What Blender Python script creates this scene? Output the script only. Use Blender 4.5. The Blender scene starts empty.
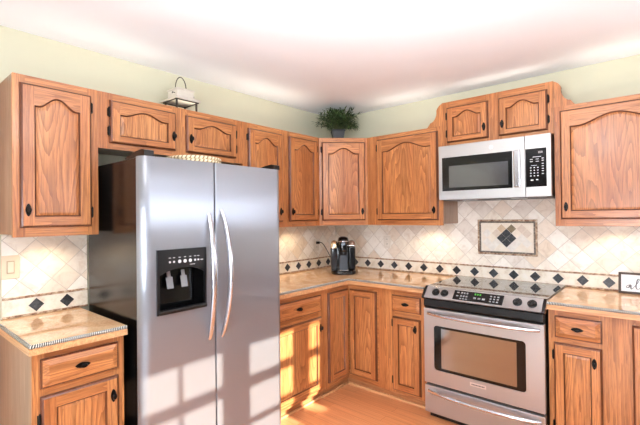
import bpy, bmesh, math, random
from mathutils import Vector, Matrix
random.seed(7)
SC = bpy.context.scene
COL = SC.collection
R = math.radians
PI = math.pi

# ------------------------------------------------------------------ camera
def make_camera():
    f, yaw, pit, rol = 401.065, 0.710286, 0.008149, -0.011231
    fw = Vector((-math.sin(yaw)*math.cos(pit), math.cos(yaw)*math.cos(pit), math.sin(pit)))
    r0 = Vector((math.cos(yaw), math.sin(yaw), 0)); u0 = r0.cross(fw)
    r = r0*math.cos(rol) + u0*math.sin(rol); u = r.cross(fw)
    M = Matrix(((r.x, u.x, -fw.x, 2.62974), (r.y, u.y, -fw.y, -3.31010), (r.z, u.z, -fw.z, 1.43678), (0, 0, 0, 1)))
    cd = bpy.data.cameras.new('camera'); cd.sensor_width = 36; cd.lens = f*36/640; cd.clip_start = 0.05
    c = bpy.data.objects.new('camera', cd); c.matrix_world = M; COL.objects.link(c); SC.camera = c
make_camera()

# ------------------------------------------------------------------ light and exposure
vs = SC.view_settings
vs.view_transform = 'Standard'; vs.look = 'None'; vs.gamma = 1.0; vs.use_curve_mapping = False
vs.exposure = 0.32
w = bpy.data.worlds.new('world'); SC.world = w; w.use_nodes = True
bg = w.node_tree.nodes['Background']; bg.inputs[0].default_value = (0.80, 0.88, 1.0, 1); bg.inputs[1].default_value = 11.0

def sun(direction, strength, color, angle):
    l = bpy.data.lights.new('sun', 'SUN'); l.energy = strength; l.color = color; l.angle = angle
    o = bpy.data.objects.new('sun', l); COL.objects.link(o)
    o.rotation_euler = Vector(direction).to_track_quat('-Z', 'Y').to_euler(); o.location = (6, -2, 4)
SUN_DIR = (-1.0, -0.10, -0.35)
sun(SUN_DIR, 15.0, (1.0, 0.93, 0.82), R(0.5))

def area(name, loc, direction, sx, sy, watts, color=(1, 1, 1), spread=PI):
    l = bpy.data.lights.new(name, 'AREA'); l.shape = 'RECTANGLE'; l.size = sx; l.size_y = sy; l.energy = watts; l.color = color; l.spread = spread
    o = bpy.data.objects.new(name, l); COL.objects.link(o); o.location = loc
    o.rotation_euler = Vector(direction).to_track_quat('-Z', 'Y').to_euler()
    return o
def point(name, loc, watts, radius, color=(1, 1, 1)):
    l = bpy.data.lights.new(name, 'POINT'); l.energy = watts; l.shadow_soft_size = radius; l.color = color
    o = bpy.data.objects.new(name, l); COL.objects.link(o); o.location = loc
    return o
# fill lamp added for daylight at the unseen glazed opening behind the camera
area('patio_fill', (2.6, -6.0, 1.0), (0, 1, 0.12), 1.8, 1.1, 45, (0.90, 0.95, 1.0))
# kitchen ceiling lamp out of the frame, then an unseen fill uplight added
point('kitchen_ceiling_lamp', (2.15, -2.45, 2.18), 12, 0.10, (1.0, 0.97, 0.95))
area('kitchen_fill_uplight', (2.2, -2.5, 1.85), (-0.45, 0.60, 1), 0.6, 0.6, 15, (0.87, 0.94, 1.0), R(140))
# unseen strip lights added on top of the wall cabinets for the glow above
for loc, sx, sy, wt in (((0.21, -2.15, 2.15), 0.03, 1.2, 0.45), ((0.21, -1.1, 2.15), 0.03, 0.7, 0.40), ((0.95, -0.21, 2.15), 0.6, 0.03, 0.35), ((1.70, -0.20, 2.325), 0.6, 0.03, 0.15), ((2.42, -0.21, 2.15), 0.5, 0.03, 0.3)):
    area('cabinet_top_strip', loc, (0, 0.0001, 1), sx, sy, wt, (1.0, 0.92, 0.78), R(120))
point('dining_fill_lamp', (3.1, -4.6, 2.0), 34, 0.15, (1.0, 0.96, 0.92))  # unseen fill lamp added behind the camera to brighten the room
# unseen area lamp added behind the camera to brighten the ceiling
area('ceiling_fill_uplight', (2.7, -3.9, 1.80), (-0.30, 0.50, 1), 0.7, 0.7, 26, (0.88, 0.93, 1.0), R(125))

# ------------------------------------------------------------------ materials
def lin(c):
    return tuple(((v/255)/12.92 if v/255 <= 0.04045 else ((v/255+0.055)/1.055)**2.4) for v in c) + (1,)
class NT:
    def __init__(s, name):
        s.m = bpy.data.materials.new(name); s.m.use_nodes = True; s.t = s.m.node_tree; s.n = s.t.nodes; s.l = s.t.links
        s.p = s.n['Principled BSDF']; s.out = s.n['Material Output']
    def node(s, typ, **kw):
        nd = s.n.new(typ)
        for k, v in kw.items(): setattr(nd, k, v)
        return nd
    def link(s, a, b): s.l.new(a, b)
    def val(s, sock, v):
        if hasattr(v, 'links') or isinstance(v, bpy.types.NodeSocket): s.link(v, sock)
        else: sock.default_value = v
    def math(s, op, a, b=None, c=None, clamp=False):
        nd = s.node('ShaderNodeMath', operation=op); nd.use_clamp = clamp
        s.val(nd.inputs[0], a)
        if b is not None: s.val(nd.inputs[1], b)
        if c is not None: s.val(nd.inputs[2], c)
        return nd.outputs[0]
    def ramp(s, fac, stops, interp='LINEAR'):
        nd = s.node('ShaderNodeValToRGB'); cr = nd.color_ramp; cr.interpolation = interp
        while len(cr.elements) < len(stops): cr.elements.new(0.5)
        for e, (p, c) in zip(cr.elements, stops): e.position = p; e.color = c
        s.link(fac, nd.inputs[0]); return nd.outputs[0]
    def mix(s, fac, a, b, blend='MIX'):
        nd = s.node('ShaderNodeMix', data_type='RGBA', blend_type=blend)
        s.val(nd.inputs['Factor'], fac); s.val(nd.inputs['A'], a) if False else None
        ia = [i for i in nd.inputs if i.type == 'RGBA']
        s.val(ia[0], a); s.val(ia[1], b)
        return [o for o in nd.outputs if o.type == 'RGBA'][0]
    def noise(s, vec, scale, detail=3, rough=0.5, dist=0.0):
        nd = s.node('ShaderNodeTexNoise'); nd.inputs['Scale'].default_value = scale; nd.inputs['Detail'].default_value = detail
        nd.inputs['Roughness'].default_value = rough; nd.inputs['Distortion'].default_value = dist
        if vec is not None: s.link(vec, nd.inputs['Vector'])
        return nd.outputs['Fac']
    def objco(s): return s.node('ShaderNodeTexCoord').outputs['Object']
    def mapping(s, vec, scale=(1, 1, 1), loc=(0, 0, 0), rot=(0, 0, 0)):
        nd = s.node('ShaderNodeMapping'); nd.inputs['Scale'].default_value = scale; nd.inputs['Location'].default_value = loc; nd.inputs['Rotation'].default_value = rot
        s.link(vec, nd.inputs['Vector']); return nd.outputs[0]
    def bump(s, h, strength=0.2, dist=0.002):
        nd = s.node('ShaderNodeBump'); nd.inputs['Strength'].default_value = strength; nd.inputs['Distance'].default_value = dist
        s.link(h, nd.inputs['Height']); s.link(nd.outputs[0], s.p.inputs['Normal'])
    def set(s, **kw):
        for k, v in kw.items(): s.val(s.p.inputs[k.replace('_', ' ')], v)
        return s

def simple(name, rgb, rough=0.5, metal=0.0, noise=0.0, nscale=20.0, **kw):
    t = NT(name); c = lin(rgb)
    if noise:
        n = t.noise(t.objco(), nscale)
        c2 = tuple(v*(1-noise) for v in c[:3]) + (1,); c3 = tuple(min(1, v*(1+noise)) for v in c[:3]) + (1,)
        t.set(Base_Color=t.ramp(n, [(0.3, c2), (0.7, c3)]))
    else: t.set(Base_Color=c)
    t.set(Roughness=rough, Metallic=metal, **kw)
    return t.m

def oak(name, axis, dark=(118, 64, 32), mid=(190, 119, 68), light=(216, 149, 92), cathedral=False, rough=0.33):
    t = NT(name)
    co = t.objco()
    rnd = t.node('ShaderNodeObjectInfo').outputs['Random']
    off = t.node('ShaderNodeCombineXYZ')
    for i, k in enumerate((3.7, 5.1, 7.3)): t.link(t.math('MULTIPLY', rnd, k), off.inputs[i])
    add = t.node('ShaderNodeVectorMath', operation='ADD'); t.link(co, add.inputs[0]); t.link(off.outputs[0], add.inputs[1])
    v = add.outputs[0]
    ax = {'x': 0, 'y': 1, 'z': 2}[axis]
    def sc(a, b):
        s_ = [b, b, b]; s_[ax] = a; return tuple(s_)
    broad = t.noise(t.mapping(v, sc(1.0, 7.0)), 1.0, 2, 0.5)              # slow tone drift
    # growth rings: contour lines of a stretched noise, cathedral-like
    ringfield = t.noise(t.mapping(v, sc(0.62 if cathedral else 0.40, 6.5 if cathedral else 10.0)), 1.0, 1.0, 0.4)
    wob = t.noise(t.mapping(v, sc(5.0, 40.0)), 1.0, 2, 0.5)
    rings = t.math('FRACT', t.math('MULTIPLY_ADD', ringfield, 26.0 if cathedral else 22.0, t.math('MULTIPLY', wob, 0.7)))
    ring = t.math('POWER', rings, 1.7)
    pores = t.noise(t.mapping(v, sc(9.0, 210.0)), 1.0, 3, 0.65)
    streak = t.noise(t.mapping(v, sc(1.6, 60.0)), 1.0, 2, 0.6)
    base = t.ramp(broad, [(0.30, lin(mid)), (0.70, lin(light))])
    c1 = t.mix(t.math('MULTIPLY', ring, 0.60 if cathedral else 0.50), base, lin(dark))
    pf = t.ramp(pores, [(0.50, (0, 0, 0, 1)), (0.66, (1, 1, 1, 1))])
    c2 = t.mix(t.math('MULTIPLY', pf, 0.55), c1, lin(dark))
    sf = t.ramp(streak, [(0.35, (0.82, 0.80, 0.78, 1)), (0.65, (1.08, 1.06, 1.04, 1))])
    c3 = t.mix(1.0, c2, sf, 'MULTIPLY')
    t.set(Base_Color=c3, Roughness=rough, Coat_Weight=0.25, Coat_Roughness=0.2)
    t.bump(pores, 0.12, 0.001)
    return t.m

OAKV = oak('oak_vertical_grain', 'z')
OAKH = oak('oak_horizontal_grain', 'x')
OAKP = oak('oak_panel_cathedral_grain', 'z', cathedral=True)
OAKPH = oak('oak_drawer_grain', 'x', cathedral=True)
OAKD = oak('oak_dark_profile', 'z', dark=(70, 34, 20), mid=(112, 62, 38), light=(132, 78, 48))  # darker oak tone for door edges, panel grooves and wing edges
VENEER = oak('oak_veneer_side', 'z', dark=(140, 102, 76), mid=(160, 128, 106), light=(174, 144, 122), rough=0.4)
KICKWOOD = oak('oak_toe_board', 'x', dark=(140, 86, 50), mid=(190, 132, 86), light=(205, 150, 104))
SHOEWOOD = oak('pale_shoe_moulding', 'x', dark=(190, 130, 84), mid=(226, 172, 120), light=(238, 190, 140))
IRON = simple('black_iron', (22, 20, 19), 0.42, 0.6)
WALLP = simple('sage_cream_paint', (208, 204, 178), 0.75, noise=0.015, nscale=4)
WALLG = simple('unseen_wall_grey', (128, 124, 124), 0.8, noise=0.02, nscale=4)  # made-up grey on unseen walls, to darken what the steel reflects
CEILP = simple('white_ceiling_paint', (244, 246, 250), 0.85, noise=0.01, nscale=3)
BLACKGLOSS = simple('black_gloss_plastic', (12, 12, 13), 0.12)
BLACKSATIN = simple('black_satin_plastic', (13, 13, 14), 0.3)
GREYPLASTIC = simple('grey_plastic', (96, 98, 102), 0.35)
WHITEPRINT = simple('white_print', (225, 226, 228), 0.5)
CHROME = simple('chrome', (215, 216, 220), 0.12, 1.0)
PLATE = simple('almond_plate', (226, 206, 178), 0.35)
WHITEPAINT = simple('white_trim_paint', (240, 240, 238), 0.45)

def steel(name, rgb=(190, 192, 198), rough=0.30, aniso=0.75, grain='x', diffuse=0.10, rot=0.0):
    t = NT(name)
    co = t.objco()
    s_ = [140, 140, 140]; s_['xyz'.index(grain)] = 1.5
    n = t.noise(t.mapping(co, tuple(s_)), 1.0, 2, 0.6)
    t.set(Base_Color=lin(rgb), Metallic=1.0, Anisotropic=aniso, Anisotropic_Rotation=rot)
    t.set(Roughness=t.math('MULTIPLY_ADD', n, 0.02, rough - 0.01))
    tan = t.node('ShaderNodeTangent', direction_type='RADIAL', axis='Z'); t.link(tan.outputs[0], t.p.inputs['Tangent'])
    d = t.node('ShaderNodeBsdfDiffuse'); d.inputs[0].default_value = lin((205, 206, 212))
    mx = t.node('ShaderNodeMixShader'); mx.inputs[0].default_value = diffuse
    t.link(t.p.outputs[0], mx.inputs[1]); t.link(d.outputs[0], mx.inputs[2]); t.link(mx.outputs[0], t.out.inputs[0])
    return t.m
STEEL = steel('brushed_steel_doors', grain='z', rgb=(150, 153, 160), rough=0.28, aniso=0.985, diffuse=0.19)
STEELH = steel('brushed_steel_range', grain='x', rgb=(186, 183, 179), rough=0.34, diffuse=0.16)
STEELBAR = steel('polished_steel_handle', rough=0.2, aniso=0.0, diffuse=0.08, rgb=(214, 214, 218))

def case_mat():
    t = NT('black_textured_case')
    n = t.noise(t.objco(), 260.0, 2)
    t.set(Base_Color=lin((14, 13, 13)), Roughness=0.2, IOR=1.55)
    t.bump(n, 0.10, 0.001)
    return t.m
CASE = case_mat()

def tile_mat():
    t = NT('travertine_diagonal_tile'); L = 0.149
    sep = t.node('ShaderNodeSeparateXYZ'); t.link(t.objco(), sep.inputs[0])
    x, z = sep.outputs[0], sep.outputs[2]
    u = t.math('DIVIDE', t.math('ADD', x, z), L); v = t.math('DIVIDE', t.math('SUBTRACT', x, z), L)
    cell = t.node('ShaderNodeCombineXYZ'); t.link(t.math('FLOOR', u), cell.inputs[0]); t.link(t.math('FLOOR', v), cell.inputs[1])
    wn = t.node('ShaderNodeTexWhiteNoise', noise_dimensions='3D'); t.link(cell.outputs[0], wn.inputs['Vector'])
    tone = t.ramp(wn.outputs['Value'], [(0.0, lin((240, 232, 218))), (0.25, lin((236, 223, 207))), (0.42, lin((245, 239, 229))), (0.60, lin((231, 222, 211))), (0.76, lin((246, 240, 230))), (0.94, lin((230, 213, 192)))], 'CONSTANT')
    add = t.node('ShaderNodeVectorMath', operation='ADD'); t.link(t.objco(), add.inputs[0]); t.link(wn.outputs['Color'], add.inputs[1])
    cloud = t.noise(add.outputs[0], 14.0, 5, 0.62, 1.2)
    cl = t.ramp(cloud, [(0.30, (0.86, 0.80, 0.75, 1)), (0.5, (1, 0.985, 0.97, 1)), (0.72, (1.06, 1.05, 1.04, 1))])
    c = t.mix(1.0, tone, cl, 'MULTIPLY')
    def edge(q):
        fr = t.math('FRACT', q); return t.math('MINIMUM', fr, t.math('SUBTRACT', 1.0, fr))
    e = t.math('MINIMUM', edge(u), edge(v))
    g = t.math('LESS_THAN', e, 0.016)
    t.set(Base_Color=t.mix(g, c, lin((206, 194, 180))), Roughness=0.4)
    t.bump(t.math('MINIMUM', t.math('MULTIPLY', e, 20.0), 1.0), 0.5, 0.002)
    return t.m
TILE = tile_mat()
def mottled(name, stops, scale, rough=0.45, aspect=(1, 1, 1), bump=0.0):
    t = NT(name); n = t.noise(t.mapping(t.objco(), aspect), scale, 4, 0.65)
    k = len(stops)
    t.set(Base_Color=t.ramp(n, [(0.28+0.44*i/(k-1), lin(c)) for i, c in enumerate(stops)]), Roughness=rough)
    if bump: t.bump(n, bump, 0.002)
    return t.m
BAND = mottled('cream_border_tile', [(214, 196, 172), (238, 228, 210), (242, 234, 222)], 16)
LINER = mottled('mottled_pencil_liner', [(92, 62, 46), (150, 112, 84), (196, 170, 142), (226, 210, 186)], 46, bump=0.4)
LINERDK = mottled('dark_rope_liner', [(60, 52, 46), (108, 96, 84), (168, 154, 136)], 70, bump=0.5)
DIAMOND = mottled('black_stone_diamond', [(34, 36, 40), (52, 54, 58), (84, 86, 90)], 60, rough=0.3)
TANTILE = mottled('tan_tile', [(196, 168, 136), (214, 190, 160)], 30)
OLIVETILE = mottled('olive_tile', [(112, 98, 72), (150, 134, 104)], 40)
BEIGETILE = mottled('beige_tile', [(206, 186, 168), (222, 206, 188)], 30)
CREAMTILE = mottled('cream_tile', [(226, 212, 192), (240, 230, 214)], 20)
PALETILE = mottled('pale_tile', [(218, 210, 198), (238, 232, 222)], 24)

def counter_mat():
    t = NT('polished_tan_stone')
    co = t.objco()
    a = t.noise(t.mapping(co, (1, 1, 1)), 7.0, 5, 0.6, 0.8); b = t.noise(co, 120.0, 2, 0.5)
    c = t.ramp(a, [(0.30, lin((218, 166, 118))), (0.48, lin((240, 194, 146))), (0.70, lin((250, 216, 174)))])
    s_ = t.ramp(b, [(0.35, (0.84, 0.82, 0.80, 1)), (0.6, (1.04, 1.04, 1.04, 1))])
    t.set(Base_Color=t.mix(1.0, c, s_, 'MULTIPLY'), Roughness=0.05, IOR=3.2)
    return t.m
COUNTER = counter_mat()
def rope_mat():
    t = NT('black_and_white_rope_edge')
    uv = t.node('ShaderNodeTexCoord').outputs['UV']
    sep = t.node('ShaderNodeSeparateXYZ'); t.link(uv, sep.inputs[0])
    s_ = t.math('FRACT', t.math('ADD', t.math('MULTIPLY', sep.outputs[0], 125.0), t.math('MULTIPLY', sep.outputs[1], 1.0)))
    t.set(Base_Color=t.ramp(s_, [(0.0, lin((62, 62, 58))), (0.60, lin((78, 78, 72))), (0.66, lin((226, 224, 214))), (0.94, lin((232, 230, 222))), (1.0, lin((62, 62, 58)))]), Roughness=0.35)
    t.bump(t.math('ABSOLUTE', t.math('SUBTRACT', s_, 0.5)), 0.4, 0.003)
    return t.m
ROPE = rope_mat()
def floor_mat():
    t = NT('orange_oak_floor')
    co = t.mapping(t.objco(), (1, 1, 1), rot=(0, 0, 0))
    br = t.node('ShaderNodeTexBrick'); t.link(co, br.inputs['Vector'])
    br.inputs['Scale'].default_value = 1.0; br.inputs['Brick Width'].default_value = 1.1; br.inputs['Row Height'].default_value = 0.083
    br.inputs['Mortar Size'].default_value = 0.0009; br.inputs['Mortar'].default_value = lin((176, 104, 60)); br.inputs['Bias'].default_value = 0
    br.inputs['Color1'].default_value = lin((234, 164, 114)); br.inputs['Color2'].default_value = lin((224, 150, 98)); br.offset = 0.37
    n = t.noise(t.mapping(co, (2.0, 60, 1)), 1.0, 3, 0.6)
    s_ = t.ramp(n, [(0.3, (0.86, 0.82, 0.78, 1)), (0.65, (1.06, 1.05, 1.04, 1))])
    t.set(Base_Color=t.mix(1.0, br.outputs[0], s_, 'MULTIPLY'), Roughness=0.28, Coat_Weight=0.3, Coat_Roughness=0.15)
    return t.m
FLOORM = floor_mat()
COOKTOP = simple('mirror_black_ceramic_glass', (150, 150, 152), 0.03, 0.85)
OVENGLASS = simple('dark_oven_glass', (44, 30, 22), 0.10, IOR=4.2)
MWGLASS = simple('smoky_microwave_glass', (120, 122, 126), 0.12, 0.75)
def glass_mat():
    t = NT('window_glass')
    tr = t.node('ShaderNodeBsdfTransparent'); gl = t.node('ShaderNodeBsdfGlossy'); gl.inputs['Roughness'].default_value = 0.02
    mx = t.node('ShaderNodeMixShader'); mx.inputs[0].default_value = 0.05
    t.link(tr.outputs[0], mx.inputs[1]); t.link(gl.outputs[0], mx.inputs[2]); t.link(mx.outputs[0], t.out.inputs[0])
    return t.m
GLASS = glass_mat()
def emit(name, rgb, s_):
    t = NT(name); t.set(Base_Color=(0, 0, 0, 1), Emission_Color=lin(rgb), Emission_Strength=s_); return t.m

# ------------------------------------------------------------------ mesh helpers
class MB:
    def __init__(s, mats):
        s.bm = bmesh.new(); s.mats = mats if isinstance(mats, (list, tuple)) else [mats]; s.uv = None
    def _new(s, mat, before):
        for f in s.bm.faces:
            if f not in before: f.material_index = mat
    def box(s, x0, x1, y0, y1, z0, z1, r=0.0, seg=2, mat=0, M=None):
        before = set(s.bm.faces)
        m = Matrix.Translation(((x0+x1)/2, (y0+y1)/2, (z0+z1)/2)) @ Matrix.Diagonal((abs(x1-x0), abs(y1-y0), abs(z1-z0), 1))
        g = bmesh.ops.create_cube(s.bm, size=1.0, matrix=m)
        vs_ = g['verts']
        if r:
            ed = list({e for v in vs_ for e in v.link_edges})
            o = bmesh.ops.bevel(s.bm, geom=ed, offset=r, segments=seg, profile=0.5, affect='EDGES')
            if M is not None:
                bmesh.ops.transform(s.bm, matrix=M, verts=list({v for f in s.bm.faces if f not in before for v in f.verts}))
        elif M is not None: bmesh.ops.transform(s.bm, matrix=M, verts=vs_)
        s._new(mat, before); return s
    def face(s, pts, mat=0):
        f = s.bm.faces.new([s.bm.verts.new(p) for p in pts]); f.material_index = mat; return f
    def rings(s, loops, close=True, caps=True, mat=0):
        L = [[s.bm.verts.new(p) for p in lp] for lp in loops]
        n = len(L[0])
        for a, b in zip(L, L[1:]):
            for i in range(n if close else n-1):
                j = (i+1) % n
                f = s.bm.faces.new((a[i], a[j], b[j], b[i])); f.material_index = mat
        if caps and close:
            f = s.bm.faces.new(list(reversed(L[0]))); f.material_index = mat
            f = s.bm.faces.new(L[-1]); f.material_index = mat
        return L
    def tube(s, pts, rad, n=10, mat=0, uv=False, caps=True, flat=1.0):
        pts = [Vector(p) for p in pts]
        rads = rad if isinstance(rad, (list, tuple)) else [rad]*len(pts)
        T = [(pts[min(i+1, len(pts)-1)] - pts[max(i-1, 0)]).normalized() for i in range(len(pts))]
        up = Vector((0, 0, 1)) if abs(T[0].z) < 0.9 else Vector((0, 1, 0))
        loops = []
        N = (up - T[0]*up.dot(T[0])).normalized()
        for p, t, r in zip(pts, T, rads):
            N = (N - t*N.dot(t)).normalized(); Bn = t.cross(N)
            loops.append([p + (N*math.cos(2*PI*k/n) + Bn*flat*math.sin(2*PI*k/n))*r for k in range(n)])
        L = s.rings(loops, True, caps, mat)
        if uv:
            lay = s.bm.loops.layers.uv.verify()
            d = [0.0]
            for a, b in zip(pts, pts[1:]): d.append(d[-1] + (b-a).length)
            idx = {}
            for i, lp in enumerate(L):
                for k, v in enumerate(lp): idx[v] = (d[i], k/n)
            vset = idx
            for f in s.bm.faces:
                if all(v in vset for v in f.verts):
                    ks = [idx[l.vert][1] for l in f.loops]
                    for l in f.loops:
                        u_, v_ = idx[l.vert]
                        if max(ks)-min(ks) > 0.5 and v_ < 0.5: v_ += 1.0
                        l[lay].uv = (u_, v_)
        return s
    def cyl(s, c, axis, r, h, n=24, mat=0, r2=None):
        c = Vector(c); a = Vector(axis).normalized()
        return s.tube([c, c + a*h*0.5, c + a*h], [r, (r+(r2 if r2 is not None else r))/2, r2 if r2 is not None else r], n, mat)
    def lathe(s, prof, c=(0, 0, 0), n=28, mat=0, sx=1.0, sy=1.0, M=None):
        loops = [[Vector((c[0]+r*sx*math.cos(2*PI*k/n), c[1]+r*sy*math.sin(2*PI*k/n), c[2]+z)) for k in range(n)] for r, z in prof]
        if M is not None: loops = [[M @ p for p in lp] for lp in loops]
        s.rings(loops, True, True, mat); return s
    def prism(s, poly, a0, a1, plane='xz', mat=0, side=None):
        """poly in 2-D, extruded along the remaining axis from a0 to a1."""
        def P(p, a):
            return {'xz': (p[0], a, p[1]), 'yz': (a, p[0], p[1]), 'xy': (p[0], p[1], a)}[plane]
        L = [[s.bm.verts.new(P(p, a)) for p in poly] for a in (a0, a1)]
        n = len(poly)
        for i in range(n):
            j = (i+1) % n; s.bm.faces.new((L[0][i], L[0][j], L[1][j], L[1][i])).material_index = mat if side is None else side
        s.bm.faces.new(list(reversed(L[0]))).material_index = mat; s.bm.faces.new(L[1]).material_index = mat
        return s
    def build(s, name, parent=None, loc=(0, 0, 0), rotz=0.0, smooth=35, label=None):
        bmesh.ops.recalc_face_normals(s.bm, faces=s.bm.faces)
        me = bpy.data.meshes.new(name); s.bm.to_mesh(me); s.bm.free()
        for m in s.mats: me.materials.append(m)
        if smooth:
            for p in me.polygons: p.use_smooth = True
            me.set_sharp_from_angle(angle=R(smooth))
        o = bpy.data.objects.new(name, me); COL.objects.link(o); o.location = loc; o.rotation_euler = (0, 0, rotz)
        if smooth:
            wn = o.modifiers.new('weighted_normal', 'WEIGHTED_NORMAL'); wn.keep_sharp = True; wn.weight = 80
        if parent: o.parent = parent
        if label: o['label'] = label
        return o
def tag(o, label, cat, group=None):
    o['label'] = label; o['category'] = cat
    if group: o['group'] = group
    return o
def thing(name, label, cat, loc=(0, 0, 0), rotz=0.0, group=None):
    o = bpy.data.objects.new(name, None); COL.objects.link(o); o.empty_display_size = 0.1
    o.location = loc; o.rotation_euler = (0, 0, rotz)
    return tag(o, label, cat, group)
def struct(mb, name, label=None, **kw):
    o = mb.build(name, **kw); o['kind'] = 'structure'
    if label: o['label'] = label
    return o

# ------------------------------------------------------------------ room shell
ZC = 2.455; XR = 4.60; YF = -6.2
BOUNCEFLOOR = simple('neutral_bounce_floor', (206, 204, 204), 0.95, noise=0.05, nscale=120)  # unseen floor behind the camera, made up to bounce neutral light
struct(MB([FLOORM, BOUNCEFLOOR]).box(-0.1, XR+0.1, -3.35, 0.1, -0.05, 0.0).box(-0.1, XR+0.1, YF-0.1, -3.35, -0.05, 0.0, mat=1), 'floor', 'orange oak plank floor', smooth=0)
struct(MB(CEILP).box(-0.1, XR+0.1, YF-0.1, 0.1, ZC, ZC+0.08), 'ceiling', 'white ceiling', smooth=0)
struct(MB(WALLP).box(-0.1, 0.0, YF-0.1, 0.1, 0.0, ZC), 'wall_left', 'pale sage wall behind the refrigerator', smooth=0)
def wall_holes(mat, axis, a0, a1, u0, u1, z1, holes):
    """wall slab with rectangular holes (u0,u1,z0,z1), holes sorted along u and not overlapping"""
    mb = MB(mat)
    def bx(ua, ub, za, zb):
        if ub-ua < 1e-4 or zb-za < 1e-4: return
        if axis == 'y': mb.box(a0, a1, ua, ub, za, zb)
        else: mb.box(ua, ub, a0, a1, za, zb)
    cur = u0
    for (ha, hb, hz0, hz1) in holes:
        bx(cur, ha, 0, z1); bx(ha, hb, 0, hz0); bx(ha, hb, hz1, z1); cur = hb
    bx(cur, u1, 0, z1)
    return mb
# sink window in the back wall, right of the frame
SINKW = (2.78, 4.45, 1.30, 1.72)
struct(wall_holes(WALLP, 'x', 0.0, 0.1, 0.0, XR, ZC, [SINKW]), 'wall_back', 'pale sage wall behind the range', smooth=0)
# the sunny side: three muntined windows whose light falls on the refrigerator
KX, KZ = 0.10, 0.35
DX = XR - 0.75
def fy(y): return y + KX*DX
def fz(z): return z + KZ*DX
PZ = [(0.02, 0.215), (0.245, 0.435), (0.495, 0.685)]
WINS = [[(-2.424, -2.236), (-2.213, -1.969)], [(-1.777, -1.533), (-1.511, -1.267)], [(-1.097, -0.985)]]
holes = []
for pn in WINS: holes.append((fy(pn[0][0])-0.03, fy(pn[-1][1])+0.03, fz(PZ[0][0])-0.03, fz(PZ[-1][1])+0.03))
struct(wall_holes(WALLG, 'y', XR, XR+0.1, YF, 0.0, ZC, holes), 'wall_right', 'sunny wall with windows opposite the refrigerator', smooth=0)
for i, (pn, h) in enumerate(zip(WINS, holes)):
    mb = MB([WHITEPAINT, GLASS])
    t0, t1 = XR+0.0, XR+0.03
    cur = h[0]
    for (a, b) in pn: mb.box(t0, t1, cur, fy(a), h[2], h[3]); cur = fy(b)
    mb.box(t0, t1, cur, h[1], h[2], h[3])
    for (a, b) in pn:
        cz = h[2]
        for (c, d) in PZ: mb.box(t0, t1, fy(a), fy(b), cz, fz(c)); cz = fz(d)
        mb.box(t0, t1, fy(a), fy(b), cz, h[3])
    mb.box(XR+0.013, XR+0.017, h[0], h[1], h[2], h[3], mat=1)
    struct(mb, 'window_%d' % (i+1), smooth=0)
mb = MB([WHITEPAINT, GLASS]); a, b, c, d = SINKW
mb.box(a, a+0.04, 0.0, 0.04, c, d); mb.box(b-0.04, b, 0.0, 0.04, c, d); mb.box(a+0.04, b-0.04, 0.0, 0.04, c, c+0.04); mb.box(a+0.04, b-0.04, 0.0, 0.04, d-0.04, d)
mb.box((a+b)/2-0.015, (a+b)/2+0.015, 0.0, 0.04, c+0.04, d-0.04); mb.box(a+0.02, b-0.02, 0.018, 0.022, c+0.02, d-0.02, mat=1)
struct(mb, 'window_4', smooth=0)
# far wall with the glazed patio opening
PAT = (1.7, 3.6, 0.4, 1.6)
struct(wall_holes(WALLG, 'x', YF-0.1, YF, 0.0, XR, ZC, [PAT]), 'wall_front', 'wall behind the camera', smooth=0)
mb = MB([WHITEPAINT, GLASS]); a, b, c, d = PAT
for x in (a, (a+b)/2-0.03, b-0.06): mb.box(x, x+0.06, YF-0.08, YF-0.02, c, d)
for (xa, xb) in ((a+0.06, (a+b)/2-0.03), ((a+b)/2+0.03, b-0.06)):
    mb.box(xa, xb, YF-0.08, YF-0.02, c, c+0.08); mb.box(xa, xb, YF-0.08, YF-0.02, d-0.08, d); mb.box(xa, xb, YF-0.055, YF-0.045, c+0.08, d-0.08, mat=1)
struct(mb, 'window_5', smooth=0)
# door casing at the left edge of the frame
struct(MB(OAKV).box(0.0, 0.022, -2.925, -2.835, 0.0, 2.16, 0.003), 'trim_1', 'brown wood door casing at left end of tile')

# ------------------------------------------------------------------ tile backsplash (structure)
def backsplash(name, label, loc, rotz, xa, xb, ztop, dxs, zcut=None):
    """local x along the wall, origin on a tile vertex (z = 1.177); y<0 into the room"""
    Z0 = 1.177
    mb = MB([TILE, BAND, LINER, DIAMOND])
    mb.box(xa, xb, -0.008, 0.0, 0.9145-Z0, ztop-Z0, mat=0)
    mb.box(xa, xb, -0.0105, -0.008, 0.925-Z0, 1.011-Z0, mat=1)
    mb.box(xa, xb, -0.016, -0.008, 1.011-Z0, 1.024-Z0, 0.003, 2, mat=2)
    mb.box(xa, xb, -0.016, -0.008, 0.9145-Z0, 0.926-Z0, 0.003, 2, mat=2)
    for dx in dxs:
        s_ = 0.0365; zc = 0.968-Z0
        mb.prism([(dx, zc-s_), (dx+s_, zc), (dx, zc+s_), (dx-s_, zc)], -0.0125, -0.0105, 'xz', mat=3)
    return struct(mb, name, label, loc=loc, rotz=rotz, smooth=30)
PIT = 0.1487
x0 = 2.339
backsplash('trim_2', 'cream diagonal tile backsplash with black diamond border behind the range', (x0, 0, 1.177), 0, -x0+0.001, 2.92-x0, 1.545, [k*PIT for k in range(-15, 4) if k*PIT+x0 > 0.06])
y0 = -2.509
backsplash('trim_3', 'cream diagonal tile backsplash at the left of the refrigerator', (0, y0, 1.177), R(90), -2.808-y0, -2.40-y0, 1.357, [-PIT, 0.0])
y0 = -0.147
backsplash('trim_4', 'cream diagonal tile backsplash left of the coffee maker', (0, y0, 1.177), R(90), -1.50-y0, -0.017-y0, 1.357, [-k*0.1455 for k in range(0, 10)])

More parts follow.
